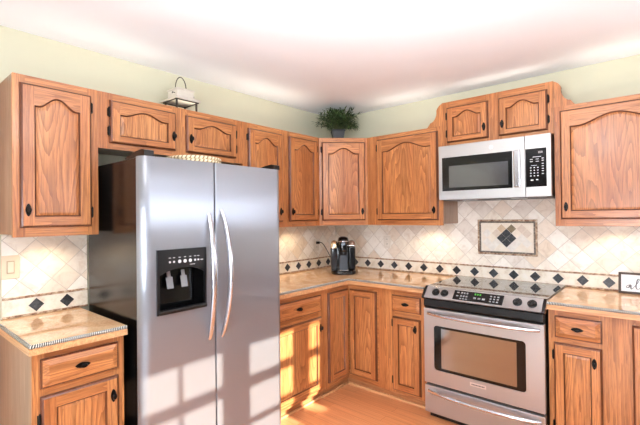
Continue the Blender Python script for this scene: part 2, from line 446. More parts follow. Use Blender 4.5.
# ------------------------------------------------------------------ cabinet joinery
def arch_top(w_, sw, zs, amp, n=26):
    """panel top edge, left to right, between the stiles: flat shoulders and an ogee rise"""
    pts = []
    c = w_/2; half = (w_-2*sw)/2; fl = half*0.80
    for i in range(n+1):
        x = sw + (w_-2*sw)*i/n; u = abs(x-c)/fl
        k = 0.0 if u >= 1 else 0.5+0.5*math.cos(PI*u)
        pts.append((x, zs + amp*(k**0.82)))
    return pts
def pull(parent, x, z, horizontal=False, y=-0.020):
    mb = MB(IRON)
    L, W = 0.031, 0.0125
    poly = []
    for i in range(24):
        a = 2*PI*i/24; ca, sa = math.cos(a), math.sin(a)
        px = W*math.copysign(abs(ca)**1.25, ca); pz = L*math.copysign(abs(sa)**1.25, sa)
        poly.append((pz, px) if horizontal else (px, pz))
    mb.prism(poly, 0.0, -0.004, 'xz')
    Mx = Matrix.Rotation(R(90), 4, 'X')
    prof = [(0.0045, 0.003), (0.004, 0.010), (0.0075, 0.013), (0.0100, 0.018), (0.0085, 0.023), (0.003, 0.025)]
    loops = []
    for r, d in prof:
        loops.append([Vector(((1.55*r if horizontal else r)*math.cos(2*PI*k/16), -d, (r if horizontal else 1.55*r)*math.sin(2*PI*k/16))) for k in range(16)])
    mb.rings(loops)
    return mb.build('pull', parent, loc=(x, y, z))
def hinge(parent, x, z, side):
    """side=-1: on the left edge of the door, barrel at the edge and leaf on the frame"""
    mb = MB(IRON)
    mb.box(min(0, side*0.011), max(0, side*0.011), -0.004, -0.0005, -0.022, 0.022, 0.001, 1)
    mb.cyl((side*0.003, -0.010, -0.024), (0, 0, 1), 0.0055, 0.048, 12)
    mb.lathe([(0.001, -0.030), (0.004, -0.027), (0.003, -0.024)], (side*0.003, -0.010, 0), 10); mb.lathe([(0.003, 0.024), (0.004, 0.027), (0.001, 0.030)], (side*0.003, -0.010, 0), 10)
    return mb.build('hinge', parent, loc=(x, 0, z))
TH = 0.021
def door(parent, x, z, w_, h, y, arch=0.0, sw=0.056, rail=0.052, rotz=0.0, pulls=None, hinges=None, name='door'):
    """door front; local origin at lower left of its back. arch: rise of the panel top"""
    T = TH; b = 0.010
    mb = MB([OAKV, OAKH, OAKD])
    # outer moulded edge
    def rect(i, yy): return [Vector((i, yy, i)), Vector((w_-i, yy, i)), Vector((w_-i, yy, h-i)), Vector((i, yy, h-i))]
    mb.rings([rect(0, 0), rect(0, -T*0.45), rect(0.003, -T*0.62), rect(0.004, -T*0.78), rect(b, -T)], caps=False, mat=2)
    mb.face(list(reversed(rect(0, 0))))
    yf = -T
    zs = h - rail - arch
    top = arch_top(w_, sw, zs, arch) if arch else [(sw, zs), (w_-sw, zs)]
    mb.face([(b, yf, b), (sw, yf, b), (sw, yf, h-b), (b, yf, h-b)], 0)
    mb.face([(w_-sw, yf, b), (w_-b, yf, b), (w_-b, yf, h-b), (w_-sw, yf, h-b)], 0)
    mb.face([(sw, yf, b), (w_-sw, yf, b), (w_-sw, yf, rail), (sw, yf, rail)], 1)
    for (xa, za), (xb, zb) in zip(top, top[1:]):
        mb.face([(xa, yf, za), (xb, yf, zb), (xb, yf, h-b), (xa, yf, h-b)], 1)
    # sticking: inner edge falls to the panel
    inner = [(sw, rail), (w_-sw, rail)] + list(reversed(top))
    def off(d):
        cx, cz = w_/2, (rail+zs)/2; hw, hh = (w_-2*sw)/2, (zs-rail)/2
        return [(cx+(px-cx)*(hw-d)/hw, (cz+(pz-cz)*(hh-d)/hh) if pz <= zs+1e-6 else pz-d) for px, pz in inner]
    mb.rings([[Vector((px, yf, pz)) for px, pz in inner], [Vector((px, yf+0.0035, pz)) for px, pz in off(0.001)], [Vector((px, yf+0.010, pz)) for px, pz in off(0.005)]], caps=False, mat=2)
    d_ = mb.build(name, parent, loc=(x, y, z), rotz=rotz, smooth=25)
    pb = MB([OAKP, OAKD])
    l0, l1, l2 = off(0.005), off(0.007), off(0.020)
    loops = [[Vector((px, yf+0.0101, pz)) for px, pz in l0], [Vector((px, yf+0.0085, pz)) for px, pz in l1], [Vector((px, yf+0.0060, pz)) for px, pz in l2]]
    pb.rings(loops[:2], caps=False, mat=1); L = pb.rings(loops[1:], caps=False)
    pb.bm.faces.new(L[-1])
    pb.build('door_panel', d_, smooth=0)
    for p in (pulls or []): pull(d_, *p)
    for hg in (hinges or []): hinge(d_, *hg)
    return d_
def drawer(parent, x, z, w_, h, y, rotz=0.0):
    T = TH
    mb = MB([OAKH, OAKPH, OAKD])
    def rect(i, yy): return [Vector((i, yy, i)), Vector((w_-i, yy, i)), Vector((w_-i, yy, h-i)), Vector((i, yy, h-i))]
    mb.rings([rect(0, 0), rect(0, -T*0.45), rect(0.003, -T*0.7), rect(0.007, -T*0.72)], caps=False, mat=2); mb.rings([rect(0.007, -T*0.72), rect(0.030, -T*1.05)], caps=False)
    mb.face(list(reversed(rect(0, 0)))); mb.face(rect(0.030, -T*1.05), 1)
    d_ = mb.build('drawer', parent, loc=(x, y, z), rotz=rotz, smooth=20)
    pull(d_, w_/2, h/2, True, -T*1.05)
    return d_
def frame_cols(mb, W, zb, zt, yb, yf, cols):
    """face frame: upright stiles where cols say, rails elsewhere. cols: sorted opening x ranges"""
    cur = 0.0
    for a, b in cols:
        mb.box(cur, a, yf, yb, zb, zt, mat=0); mb.box(a, b, yf, yb, zb, zt, mat=1); cur = b
    mb.box(cur, W, yf, yb, zb, zt, mat=0)
def wall_cab(name, label, loc, rotz, W, h, cols, d=0.305):
    t = thing('wall_cabinet' if name is None else name, label, 'cabinet', loc, rotz, 'oak wall cabinets')
    MB([VENEER]).box(0, W, -d+0.019, -0.001, 0.012, h-0.001).build('carcass', t, smooth=0)
    mb = MB([OAKV, OAKH]); frame_cols(mb, W, 0, h, -d+0.019, -d, cols); mb.build('face_frame', t, smooth=0)
    return t
def puck(t, x, y, z):
    MB([WHITEPAINT, emit('warm_puck_lens', (255, 214, 150), 4.0)]).cyl((0, 0, 0), (0, 0, -1), 0.032, 0.012, 20).cyl((0, 0, -0.012), (0, 0, -1), 0.026, 0.002, 20, mat=1).build('puck_light', t, loc=(x, y, z))
def puck_lamp(x, y, z, watts):
    l = bpy.data.lights.new('puck', 'SPOT'); l.energy = watts; l.color = (1.0, 0.80, 0.52); l.spot_size = R(150); l.spot_blend = 0.6; l.shadow_soft_size = 0.025
    o = bpy.data.objects.new('puck_lamp', l); COL.objects.link(o); o.location = (x, y, z-0.03)

D = 0.305
# 1 tall cabinet left of the refrigerator
t = wall_cab(None, 'tall oak wall cabinet with one arched door, left of the refrigerator', (0, -2.823, 1.35), R(90), 0.377, 0.78, [(0.050, 0.325)])
door(t, 0.027, 0.045, 0.313, 0.695, -D, 0.050, pulls=[(0.030, 0.085)], hinges=[(0.313, 0.075, 1), (0.313, 0.630, 1)])
puck(t, 0.19, -0.14, 0.012)
# 2 short pair above the refrigerator
t = wall_cab(None, 'short two-door oak wall cabinet above the refrigerator, lantern on top', (0, -2.445, 1.82), R(90), 0.978, 0.31, [(0.075, 0.43), (0.54, 0.90)])
door(t, 0.057, 0.033, 0.392, 0.237, -D, 0.034, rail=0.040, sw=0.052, pulls=[(0.375, 0.088)], hinges=[(0, 0.065, -1), (0, 0.170, -1)])
door(t, 0.522, 0.033, 0.395, 0.237, -D, 0.034, rail=0.040, sw=0.052, pulls=[(0.030, 0.088)], hinges=[(0.395, 0.065, 1), (0.395, 0.170, 1)])
# 3 pair between refrigerator and corner
t = wall_cab(None, 'two-door oak wall cabinet between the refrigerator and the corner cabinet', (0, -1.466, 1.35), R(90), 0.855, 0.78, [(0.075, 0.37), (0.49, 0.80)])
door(t, 0.048, 0.043, 0.345, 0.697, -D, 0.050, pulls=[(0.315, 0.080)], hinges=[(0, 0.075, -1), (0, 0.630, -1)])
door(t, 0.468, 0.043, 0.352, 0.697, -D, 0.050, pulls=[(0.030, 0.080)], hinges=[(0.352, 0.075, 1), (0.352, 0.630, 1)])
puck(t, 0.35, -0.14, 0.012); puck(t, 0.746, -0.15, 0.012)
# 4 diagonal corner cabinet
t = thing('corner_wall_cabinet', 'diagonal oak corner wall cabinet with the potted plant on top', 'cabinet', (0, 0, 1.35), 0, 'oak wall cabinets')
MB([VENEER]).prism([(0.001, -0.001), (0.001, -0.609), (0.290, -0.609), (0.609, -0.290), (0.609, -0.001)], 0.012, 0.779, 'xy').build('carcass', t, smooth=0)
q = math.sqrt(0.5); dd = 0.915*q; hwid = 0.305*q
fb = MB([OAKV, OAKH])
frame_cols(fb, 2*hwid, 0, 0.78, 0.019, 0.0, [(0.035, 2*hwid-0.035)])
ff = fb.build('face_frame', t, loc=(0.305, -0.61, 0), rotz=R(45), smooth=0)
door(t, 0.305+q*(0.022+0.0), -0.61+q*0.022, 2*hwid-0.044, 0.697, 0, 0.050, rotz=R(45), pulls=[(2*hwid-0.044-0.028, 0.080)], hinges=[(0, 0.075, -1), (0, 0.630, -1)]).location = (0.305+q*0.022, -0.61+q*0.022, 0.043)
# 5 single left of microwave
t = wall_cab(None, 'single-door oak wall cabinet left of the microwave', (0.611, 0, 1.35), 0, 0.703, 0.78, [(0.135, 0.65)])
door(t, 0.108, 0.043, 0.562, 0.702, -D, 0.056, pulls=[(0.530, 0.080)], hinges=[(0, 0.075, -1), (0, 0.630, -1)])
puck(t, 0.50, -0.14, 0.012)
# 6 raised pair above microwave, scrolled wings
t = thing('raised_wall_cabinet', 'raised two-door oak cabinet with scrolled wings, above the microwave', 'cabinet', (1.315, 0, 1.962), 0, 'oak wall cabinets')
W6 = 0.768; H6 = 0.345
MB([VENEER]).box(0, W6, -D+0.019, -0.001, 0.012, H6-0.001).build('carcass', t, smooth=0)
mb = MB([OAKV, OAKH]); frame_cols(mb, W6, 0, H6, -D+0.019, -D, [(0.06, 0.335), (0.445, 0.72)]); mb.build('face_frame', t, smooth=0)
door(t, 0.042, 0.027, 0.312, 0.270, -D, 0.038, rail=0.040, sw=0.050, pulls=[(0.284, 0.082)], hinges=[(0, 0.070, -1), (0, 0.205, -1)])
door(t, 0.425, 0.027, 0.310, 0.270, -D, 0.038, rail=0.040, sw=0.050, pulls=[(0.026, 0.082)], hinges=[(0.310, 0.070, 1), (0.310, 0.205, 1)])
def wing(sign, wd, hgt):
    # ogee: from the top at the cabinet side, down and out to the neighbour's top
    prof = [(0.0, 1.0), (0.10, 0.97), (0.22, 0.90), (0.32, 0.80), (0.345, 0.76), (0.36, 0.72), (0.35, 0.62), (0.37, 0.52), (0.42, 0.42), (0.50, 0.32), (0.60, 0.25), (0.70, 0.21), (0.76, 0.205), (0.79, 0.19), (0.88, 0.10), (1.0, 0.0)]
    p = [(sign*a*wd, b*hgt) for a, b in prof] + [(0.0, 0.0)]
    return p
zb_ = 2.1305-1.962
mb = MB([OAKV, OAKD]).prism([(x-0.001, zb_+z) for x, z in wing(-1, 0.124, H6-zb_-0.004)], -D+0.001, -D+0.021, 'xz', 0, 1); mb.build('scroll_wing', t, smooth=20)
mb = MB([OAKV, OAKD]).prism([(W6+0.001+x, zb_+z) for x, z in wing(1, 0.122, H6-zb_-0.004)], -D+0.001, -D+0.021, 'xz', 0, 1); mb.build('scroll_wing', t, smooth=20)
# 7 right of microwave
t = wall_cab(None, 'wide oak wall cabinet with one large arched door, right of the microwave', (2.0845, 0, 1.352), 0, 0.66, 0.78, [(0.06, 0.60)])
door(t, 0.034, 0.045, 0.585, 0.703, -D, 0.056, pulls=[(0.030, 0.080)], hinges=[(0.585, 0.075, 1), (0.585, 0.630, 1)])
puck(t, 0.30, -0.13, 0.012)
PW = 1.7
for p in ((0.14, -2.621, 1.362, 1), (0.14, -1.116, 1.362, 1.6), (0.15, -0.72, 1.362, 1.2), (1.111, -0.14, 1.362, 1), (2.385, -0.13, 1.364, 0.8)): puck_lamp(p[0], p[1], p[2], PW*p[3])

# ------------------------------------------------------------------ base cabinets
BD = 0.60; ZF0, ZF1 = 0.078, 0.874
def base_cab(label, loc, rotz, W, cols, kick=True):
    t = thing('base_cabinet', label, 'cabinet', loc, rotz, 'oak base cabinets')
    MB([VENEER]).box(0, W, -BD+0.019, -0.001, 0.09, ZF1).build('carcass', t, smooth=0)
    mb = MB([OAKV, OAKH]); frame_cols(mb, W, ZF0, ZF1, -BD+0.019, -BD, cols); mb.build('face_frame', t, smooth=0)
    if kick:
        MB([KICKWOOD]).box(0, W, -BD+0.052, -0.001, 0.0, 0.0895).build('toe_kick', t, smooth=0)
        MB([SHOEWOOD]).box(0, W, -BD+0.036, -BD+0.0515, 0.0, 0.018, 0.005, 3).build('shoe_moulding', t)
    return t
# left of the refrigerator
t = base_cab('small oak base cabinet with drawer over door, left of the refrigerator', (0, -2.822, 0), R(90), 0.378, [(0.045, 0.33)])
drawer(t, 0.028, 0.712, 0.320, 0.126, -BD)
door(t, 0.028, 0.105, 0.320, 0.573, -BD, 0.0, sw=0.056, rail=0.056, pulls=[(0.292, 0.485)], hinges=[(0, 0.475, -1), (0, 0.075, -1)])
# right of the refrigerator
t = base_cab('sunlit oak base cabinet with drawer, between the refrigerator and the corner', (0, -1.512, 0), R(90), 0.597, [(0.06, 0.53)])
drawer(t, 0.040, 0.702, 0.512, 0.125, -BD)
door(t, 0.040, 0.105, 0.512, 0.555, -BD, 0.0, pulls=[(0.535, 0.480)][:0], hinges=[(0, 0.475, -1), (0, 0.075, -1)])
d_ = [c for c in t.children if c.name.startswith('door')][0]
pull(d_, 0.490, 0.475)
# corner with two doors meeting in the inside corner
t = thing('corner_base_cabinet', 'oak corner base cabinet with two doors meeting in the corner', 'cabinet', (0, 0, 0), 0, 'oak base cabinets')
MB([VENEER]).prism([(0.001, -0.001), (0.001, -0.914), (BD-0.019, -0.914), (BD-0.019, -BD+0.019), (0.964, -BD+0.019), (0.964, -0.001)], 0.09, ZF1, 'xy').build('carcass', t, smooth=0)
mb = MB([OAKV, OAKH]); mb.box(BD, 0.90, -BD, -BD+0.019, ZF0, ZF1, mat=1); mb.box(0.90, 0.964, -BD, -BD+0.019, ZF0, ZF1, mat=0)
mb.build('face_frame', t, smooth=0)
mb = MB([OAKV, OAKH]); frame_cols(mb, 0.3145, ZF0, ZF1, 0.0, -0.019, [(0.055, 0.3144)]); mb.build('face_frame', t, loc=(BD-0.019, -0.9145, 0), rotz=R(90), smooth=0)
door(t, 0, 0, 0.252, 0.708, 0, 0.0, sw=0.05, rail=0.052, rotz=R(90)).location = (BD, -0.876, 0.118)
door(t, BD+TH+0.002, 0.118, 0.262, 0.708, -BD, 0.0, sw=0.05, rail=0.052)
MB([KICKWOOD]).prism([(0.001, -0.001), (0.001, -0.914), (0.548, -0.914), (0.548, -0.548), (0.964, -0.548), (0.964, -0.001)], 0.0, 0.0895, 'xy').build('toe_kick', t, smooth=0)
MB([SHOEWOOD]).prism([(0.5485, -0.914), (0.564, -0.914), (0.564, -0.564), (0.964, -0.564), (0.964, -0.5485), (0.5485, -0.5485)], 0.0, 0.018, 'xy').build('shoe_moulding', t)
# left of the range
t = base_cab('narrow oak base cabinet with drawer over door, left of the range', (0.965, 0, 0), 0, 0.343, [(0.08, 0.29)])
drawer(t, 0.062, 0.703, 0.238, 0.122, -BD)
door(t, 0.065, 0.100, 0.233, 0.560, -BD, 0.0, sw=0.05, rail=0.052, pulls=[(0.196, 0.490)], hinges=[(0, 0.510, -1), (0, 0.075, -1)])
# right of the range
t = base_cab('narrow oak base cabinet with drawer over door, right of the range', (2.092, 0, 0), 0, 0.292, [(0.05, 0.25)])
drawer(t, 0.034, 0.706, 0.230, 0.126, -BD)
door(t, 0.028, 0.103, 0.236, 0.573, -BD, 0.0, sw=0.05, rail=0.052, pulls=[(0.200, 0.490)], hinges=[(0, 0.500, -1), (0, 0.085, -1)])
t = base_cab('oak base cabinet with a full-height door at the right edge of the view', (2.3845, 0, 0), 0, 0.62, [(0.12, 0.55)])
door(t, 0.104, 0.103, 0.440, 0.731, -BD, 0.0, hinges=[(0.44, 0.60, 1), (0.44, 0.1, 1)])

# ------------------------------------------------------------------ countertops
def rope(mb, pts): mb.tube(pts, 0.0085, 10, uv=True)
def countertop(label, poly, edges, loc=(0, 0, 0)):
    """poly: outline of the slab; edges: polylines (open) of exposed edge with outward normals already offset"""
    t = thing('countertop', label, 'countertop', loc)
    MB([COUNTER]).prism(poly, 0.8765, 0.914, 'xy').build('slab', t, smooth=0)
    for e in edges:
        rp = MB([ROPE]); rope(rp, [(x, y, 0.9075) for x, y in e]); rp.build('rope_trim', t, smooth=60)
        wb = MB([SHOEWOOD])
        n = len(e)
        # wooden edging below the rope
        for (a, b) in zip(e, e[1:]):
            dx, dy = b[0]-a[0], b[1]-a[1]
            if abs(dx) > abs(dy): wb.box(min(a[0], b[0])-0.004, max(a[0], b[0])+0.004, a[1]-0.006, a[1]+0.004, 0.872, 0.899, 0.002, 1)
            else: wb.box(a[0]-0.004, a[0]+0.006, min(a[1], b[1])-0.004, max(a[1], b[1])+0.004, 0.872, 0.899, 0.002, 1)
        wb.build('wood_edging', t)
    return t
XE = 0.634
def dense(pts, step=0.02):
    out = []
    for a, b in zip(pts, pts[1:]):
        n = max(1, int(math.hypot(b[0]-a[0], b[1]-a[1])/step))
        out += [(a[0]+(b[0]-a[0])*i/n, a[1]+(b[1]-a[1])*i/n) for i in range(n)]
    return out + [pts[-1]]
def ctop(label, poly, edge):
    t = thing('countertop', label, 'countertop')
    MB([COUNTER]).prism(poly, 0.8765, 0.914, 'xy').build('slab', t, smooth=0)
    rp = MB([ROPE]); rope(rp, [(x, y, 0.9065) for x, y in dense(edge)]); rp.build('rope_trim', t, smooth=60)
    wb = MB([SHOEWOOD])
    nrm = []
    for a, b in zip(edge, edge[1:]):
        d = Vector((b[0]-a[0], b[1]-a[1])).normalized(); nrm.append(Vector((d.y, -d.x)))
    for sgn in (1,):
        loops = []
        for i, p in enumerate(edge):
            ns = [nrm[j] for j in (i-1, i) if 0 <= j < len(nrm)]
            m = sum(ns, Vector((0, 0)))
            if len(ns) == 2: m = m/ (1+ns[0].dot(ns[1]))
            P = Vector(p)
            o1 = P + m*0.008; o0 = P - m*0.002
            loops.append([Vector((o0.x, o0.y, 0.871)), Vector((o1.x, o1.y, 0.871)), Vector((o1.x, o1.y, 0.8985)), Vector((o0.x, o0.y, 0.8985))])
        wb.rings(loops)
    wb.build('wood_edging', t, smooth=20)
    return t
ctop('small tan countertop left of the refrigerator', [(0.0095, -2.832), (XE, -2.832), (XE, -2.444), (0.0095, -2.444)], [(0.0095, -2.834), (XE+0.002, -2.834), (XE+0.002, -2.444)])
ctop('L-shaped tan countertop running round the corner under the coffee maker', [(0.0, 0.0), (0.0, -1.508), (XE, -1.508), (XE, -XE), (1.309, -XE), (1.309, 0.0)], [(XE+0.002, -1.508), (XE+0.002, -XE-0.002), (1.309, -XE-0.002)])
ctop('tan countertop right of the range under the framed sign', [(2.091, 0.0), (2.091, -XE), (3.005, -XE), (3.005, 0.0)], [(2.091, -XE-0.002), (3.005, -XE-0.002)])

# ------------------------------------------------------------------ refrigerator
def rounded_door(mb, ya, yb, xa, xb, z0, z1, rl, rr):
    """plan profile of a door slab, front at xb, corner radii at its two outer edges"""
    pts = [(xa, ya)]
    for i in range(9):
        a = PI/2*i/8; pts.append((xb-rl+rl*math.sin(a), ya+rl-rl*math.cos(a)))
    for i in range(9):
        a = PI/2*i/8; pts.append((xb-rr+rr*math.cos(a), yb-rr+rr*math.sin(a)))
    pts.append((xa, yb))
    mb.prism(pts, z0, z1, 'xy')
FX = 0.750
t = thing('refrigerator', 'stainless steel side-by-side refrigerator with black water dispenser', 'refrigerator', (0.0, -1.98, 0.0))
Yo = -1.98
def fr(y): return y - Yo
MB([CASE]).box(0.045, 0.672, fr(-2.406), fr(-1.517), 0.02, 1.734, 0.006, 2).build('case', t)
mb = MB([BLACKSATIN]).box(0.675, 0.70, fr(-2.40), fr(-1.54), 0.01, 0.095, 0.004)
for k in range(5): mb.box(0.70, 0.706, fr(-2.38), fr(-1.56), 0.02+k*0.014, 0.026+k*0.014)
mb.build('toe_grille', t)
DY0, DY1, DZ0, DZ1 = fr(-2.350), fr(-2.076), 0.957, 1.277
mb = MB([STEEL, BLACKSATIN])
rounded_door(mb, fr(-2.418), fr(-2.0165), 0.688, FX, 0.105, DZ0, 0.045, 0.005); rounded_door(mb, fr(-2.418), fr(-2.0165), 0.688, FX, DZ1, 1.735, 0.045, 0.005)
rounded_door(mb, fr(-2.418), DY0, 0.688, FX, DZ0, DZ1, 0.045, 0.0005); rounded_door(mb, DY1, fr(-2.0165), 0.688, FX, DZ0, DZ1, 0.0005, 0.005); mb.box(0.673, 0.6885, fr(-2.410), fr(-2.02), 0.11, 1.73, mat=1)
fdoor = mb.build('freezer_door', t, smooth=40)
mb = MB([STEEL, BLACKSATIN]); rounded_door(mb, fr(-2.0085), fr(-1.504), 0.688, FX, 0.105, 1.735, 0.005, 0.045); mb.box(0.673, 0.6885, fr(-2.005), fr(-1.512), 0.11, 1.73, mat=1)
rdoor = mb.build('refrigerator_door', t, smooth=40)
def bow_handle(parent, y, z0, z1, bow, lean):
    mb = MB([STEELBAR])
    pts, rad = [], []
    for i in range(31):
        s_ = i/30; k = math.sin(PI*s_)**0.75
        pts.append((FX-0.004+bow*k, y+lean*k, z0+(z1-z0)*s_)); rad.append(0.0125+0.005*k)
    mb.tube(pts, rad, 14, flat=0.75)
    return mb.build('handle', parent, smooth=60)
bow_handle(fdoor, fr(-2.050), 0.775, 1.455, 0.058, -0.004)
bow_handle(rdoor, fr(-1.972), 0.775, 1.475, 0.075, 0.010)
for ya in (-2.378, -1.535):
    mb = MB([BLACKSATIN]).prism([(0.53, 1.7357), (0.742, 1.7357), (0.742, 1.764), (0.715, 1.770), (0.66, 1.766), (0.56, 1.748), (0.53, 1.742)], fr(ya-0.024), fr(ya+0.024), 'xz')
    mb.build('hinge_cover', t)
# dispenser: a framed black fascia with an arched recess
disp = MB([BLACKSATIN, BLACKGLOSS])
n = 20
arc = [(DY0+0.012+(DY1-DY0-0.024)*i/n, 1.150+0.032*math.sin(PI*i/n)**0.8) for i in range(n+1)]
XF = FX+0.010
for (ya, za), (yb, zb) in zip(arc, arc[1:]):      # control fascia above the arch
    disp.prism([(ya, za), (yb, zb), (yb, DZ1), (ya, DZ1)], FX+0.0005, XF, 'yz')
disp.box(FX+0.0005, XF, DY0, DY0+0.012, DZ0, DZ1); disp.box(FX+0.0005, XF, DY1-0.012, DY1, DZ0, DZ1)
disp.box(FX+0.0005, XF, DY0+0.012, DY1-0.012, DZ0, DZ0+0.010)
dispo = disp.build('water_dispenser', t, smooth=20, label='black water and ice dispenser')
mb = MB([BLACKGLOSS])
xr = FX-0.058
mb.box(xr, xr+0.003, DY0+0.002, DY1-0.002, DZ0+0.002, DZ1-0.002)
mb.box(xr+0.003, FX, DY0+0.002, DY0+0.005, DZ0+0.002, DZ1-0.002); mb.box(xr+0.003, FX, DY1-0.005, DY1-0.002, DZ0+0.002, DZ1-0.002)
mb.box(xr+0.003, FX, DY0+0.005, DY1-0.005, DZ0+0.002, DZ0+0.005); mb.box(xr+0.003, FX, DY0+0.005, DY1-0.005, 1.186, 1.190)
mb.build('recess', dispo)
LEVER = simple('clear_grey_lever', (130, 132, 136), 0.15)
for yy in (0.085, 0.165):
    mb = MB([LEVER]); tilt = Matrix.Translation((FX-0.030, DY0+yy, 1.105)) @ Matrix.Rotation(R(-14), 4, 'Y')
    mb.box(-0.003, 0.003, -0.018, 0.018, -0.030, 0.030, 0.002, 2, M=tilt); mb.box(-0.005, 0.004, -0.009, 0.009, 0.022, 0.060, 0.002, 2, M=tilt)
    mb.build('dispenser_lever', dispo)
mb = MB([BLACKSATIN]).box(FX+0.001, FX+0.026, DY0+0.004, DY1-0.004, DZ0+0.004, DZ0+0.024, 0.006, 3); mb.build('drip_tray', dispo)
mb = MB([WHITEPRINT])
for yy, r in ((0.065, 0.0055), (0.087, 0.0055), (0.118, 0.009), (0.148, 0.009), (0.178, 0.009), (0.206, 0.006), (0.225, 0.005)):
    mb.cyl((XF-0.0005, DY0+yy, 1.214), (1, 0, 0), r, 0.002, 16)
    mb.box(XF-0.0002, XF+0.0006, DY0+yy-0.006, DY0+yy+0.006, 1.233, 1.236)
mb.box(XF-0.0002, XF+0.0006, DY0+0.238, DY0+0.254, 1.211, 1.215); mb.box(XF-0.0002, XF+0.0006, DY0+0.175, DY0+0.205, 1.192, 1.1945)
mb.build('control_buttons', dispo)

# ------------------------------------------------------------------ microwave
MX0, MX1, MZ0, MZ1 = 1.320, 2.079, 1.546, 1.955
t = thing('microwave', 'stainless over-the-range microwave above the stove', 'microwave', (MX0, 0, MZ0))
Wm, Hm = MX1-MX0, MZ1-MZ0
MB([BLACKSATIN]).box(0.002, Wm-0.002, -0.362, -0.003, 0.003, Hm, 0.002, 1).build('body', t)
FYm = -0.388
SX = 0.604                                       # seam between door and control column
mb = MB([STEELH, BLACKGLOSS]).box(0, SX, FYm, -0.364, 0, Hm, 0.004, 2)
md = mb.build('door', t)
mb = MB([BLACKGLOSS]); mb.box(0.028, 0.527, FYm-0.002, FYm+0.001, 0.066, 0.318, 0.001, 1); wn_ = mb.build('window_frame', md)
MB([MWGLASS]).box(0.082, 0.500, FYm-0.003, FYm-0.0018, 0.090, 0.252).build('window', md, smooth=0)
mb = MB([STEELBAR]).box(0.540, 0.582, FYm-0.030, FYm-0.012, 0.066, 0.318, 0.007, 3).box(0.548, 0.574, FYm-0.013, FYm+0.001, 0.080, 0.110).box(0.548, 0.574, FYm-0.013, FYm+0.001, 0.275, 0.305); mb.build('handle', md)
lg = MB([simple('logo_silver', (236, 236, 240), 0.3, 0.3), GREYPLASTIC]); lg.cyl((0.390, FYm+0.0005, 0.360), (0, -1, 0), 0.0145, 0.0022, 28)
rp = [(0.390+0.0115*math.cos(2*PI*i/32), FYm-0.0018, 0.360+0.0115*math.sin(2*PI*i/32)) for i in range(33)]
lg.tube(rp, 0.0007, 6, mat=1)
lg.tube([(0.390-0.006+0.004*math.cos(a)*1.0, FYm-0.0018, 0.360+0.005*math.sin(a)) for a in [i*0.35+0.6 for i in range(15)]], 0.0006, 6, mat=1)
lg.tube([(0.390+0.005+0.004*math.cos(a), FYm-0.0018, 0.360+0.005*math.sin(a)) for a in [i*0.35+0.6 for i in range(15)]], 0.0006, 6, mat=1)
lg.build('round_logo', md)
mb = MB([STEELH]).box(SX+0.002, Wm, FYm, -0.364, 0, Hm, 0.004, 2); cc = mb.build('control_column', t)
mb = MB([BLACKGLOSS]).box(SX+0.006, 0.734, FYm-0.002, FYm+0.001, 0.066, 0.318, 0.001, 1); mb.build('keypad', cc)
mb = MB([WHITEPRINT])
yk = FYm-0.0024
def bar(mb, x, z, w_, h): mb.box(x-w_/2, x+w_/2, yk, yk+0.0006, z-h/2, z+h/2)
for k, dx in enumerate((0.0, 0.010, 0.018)):
    for a, b, c, d in ((-0.003, -0.0017, 0.284, 0.298), (0.0017, 0.003, 0.284, 0.298)): mb.box(0.690+dx+a, 0.690+dx+b, yk, yk+0.0006, c, d)
    mb.box(0.690+dx-0.003, 0.690+dx+0.003, yk, yk+0.0006, 0.2905, 0.2915)
bar(mb, 0.678, 0.262, 0.050, 0.003)
for z in (0.247, 0.232):
    for x in (0.645, 0.680): bar(mb, x, z, 0.018, 0.0035)
for z in (0.250, 0.236, 0.216, 0.200, 0.183, 0.168, 0.150): bar(mb, 0.712, z, 0.012, 0.004)
bar(mb, 0.660, 0.206, 0.034, 0.0025)
for z in (0.192, 0.174, 0.156, 0.138):
    for x in (0.641, 0.662, 0.683): bar(mb, x, z, 0.008, 0.006)
bar(mb, 0.648, 0.110, 0.016, 0.008); bar(mb, 0.678, 0.112, 0.012, 0.006)
mb.build('key_legends', cc, smooth=0)
mb = MB([GREYPLASTIC, BLACKSATIN, WHITEPRINT]).box(0.02, Wm-0.02, -0.35, -0.02, -0.004, 0.002, mat=0)
for xa in (0.10, 0.42): mb.box(xa, xa+0.24, -0.28, -0.06, -0.006, -0.004, mat=1)
mb.box(0.16, 0.26, -0.345, -0.30, -0.006, -0.004, mat=2); mb.box(0.50, 0.60, -0.345, -0.30, -0.006, -0.004, mat=2)
mb.build('underside_vent', t, smooth=0)

# ------------------------------------------------------------------ range
RX0, RX1 = 1.316, 2.084; RW = RX1-RX0; RF = -0.665
t = thing('range', 'stainless steel slide-in electric range between the base cabinets', 'range', (RX0, 0, 0))
MB([BLACKSATIN]).box(0.004, RW-0.004, -0.630, -0.02, 0.03, 0.905).build('body', t, smooth=0)
mb = MB([COOKTOP, BLACKSATIN]).box(-0.004, RW+0.004, -0.612, -0.018, 0.9155, 0.9245, 0.003, 2); ck = mb.build('cooktop', t)
rg_ = MB([simple('cooktop_ring_print', (70, 70, 72), 0.2)])
for cx, cy, r in ((0.20, -0.44, 0.105), (0.20, -0.18, 0.075), (0.57, -0.44, 0.085), (0.57, -0.18, 0.105)):
    for rr in (r, r*0.62):
        rg_.rings([[Vector((cx+q_*math.cos(2*PI*k/40), cy+q_*math.sin(2*PI*k/40), 0.92475)) for k in range(40)] for q_ in (rr-0.0012, rr+0.0012)], caps=False)
rg_.build('burner_ring', ck, smooth=0)
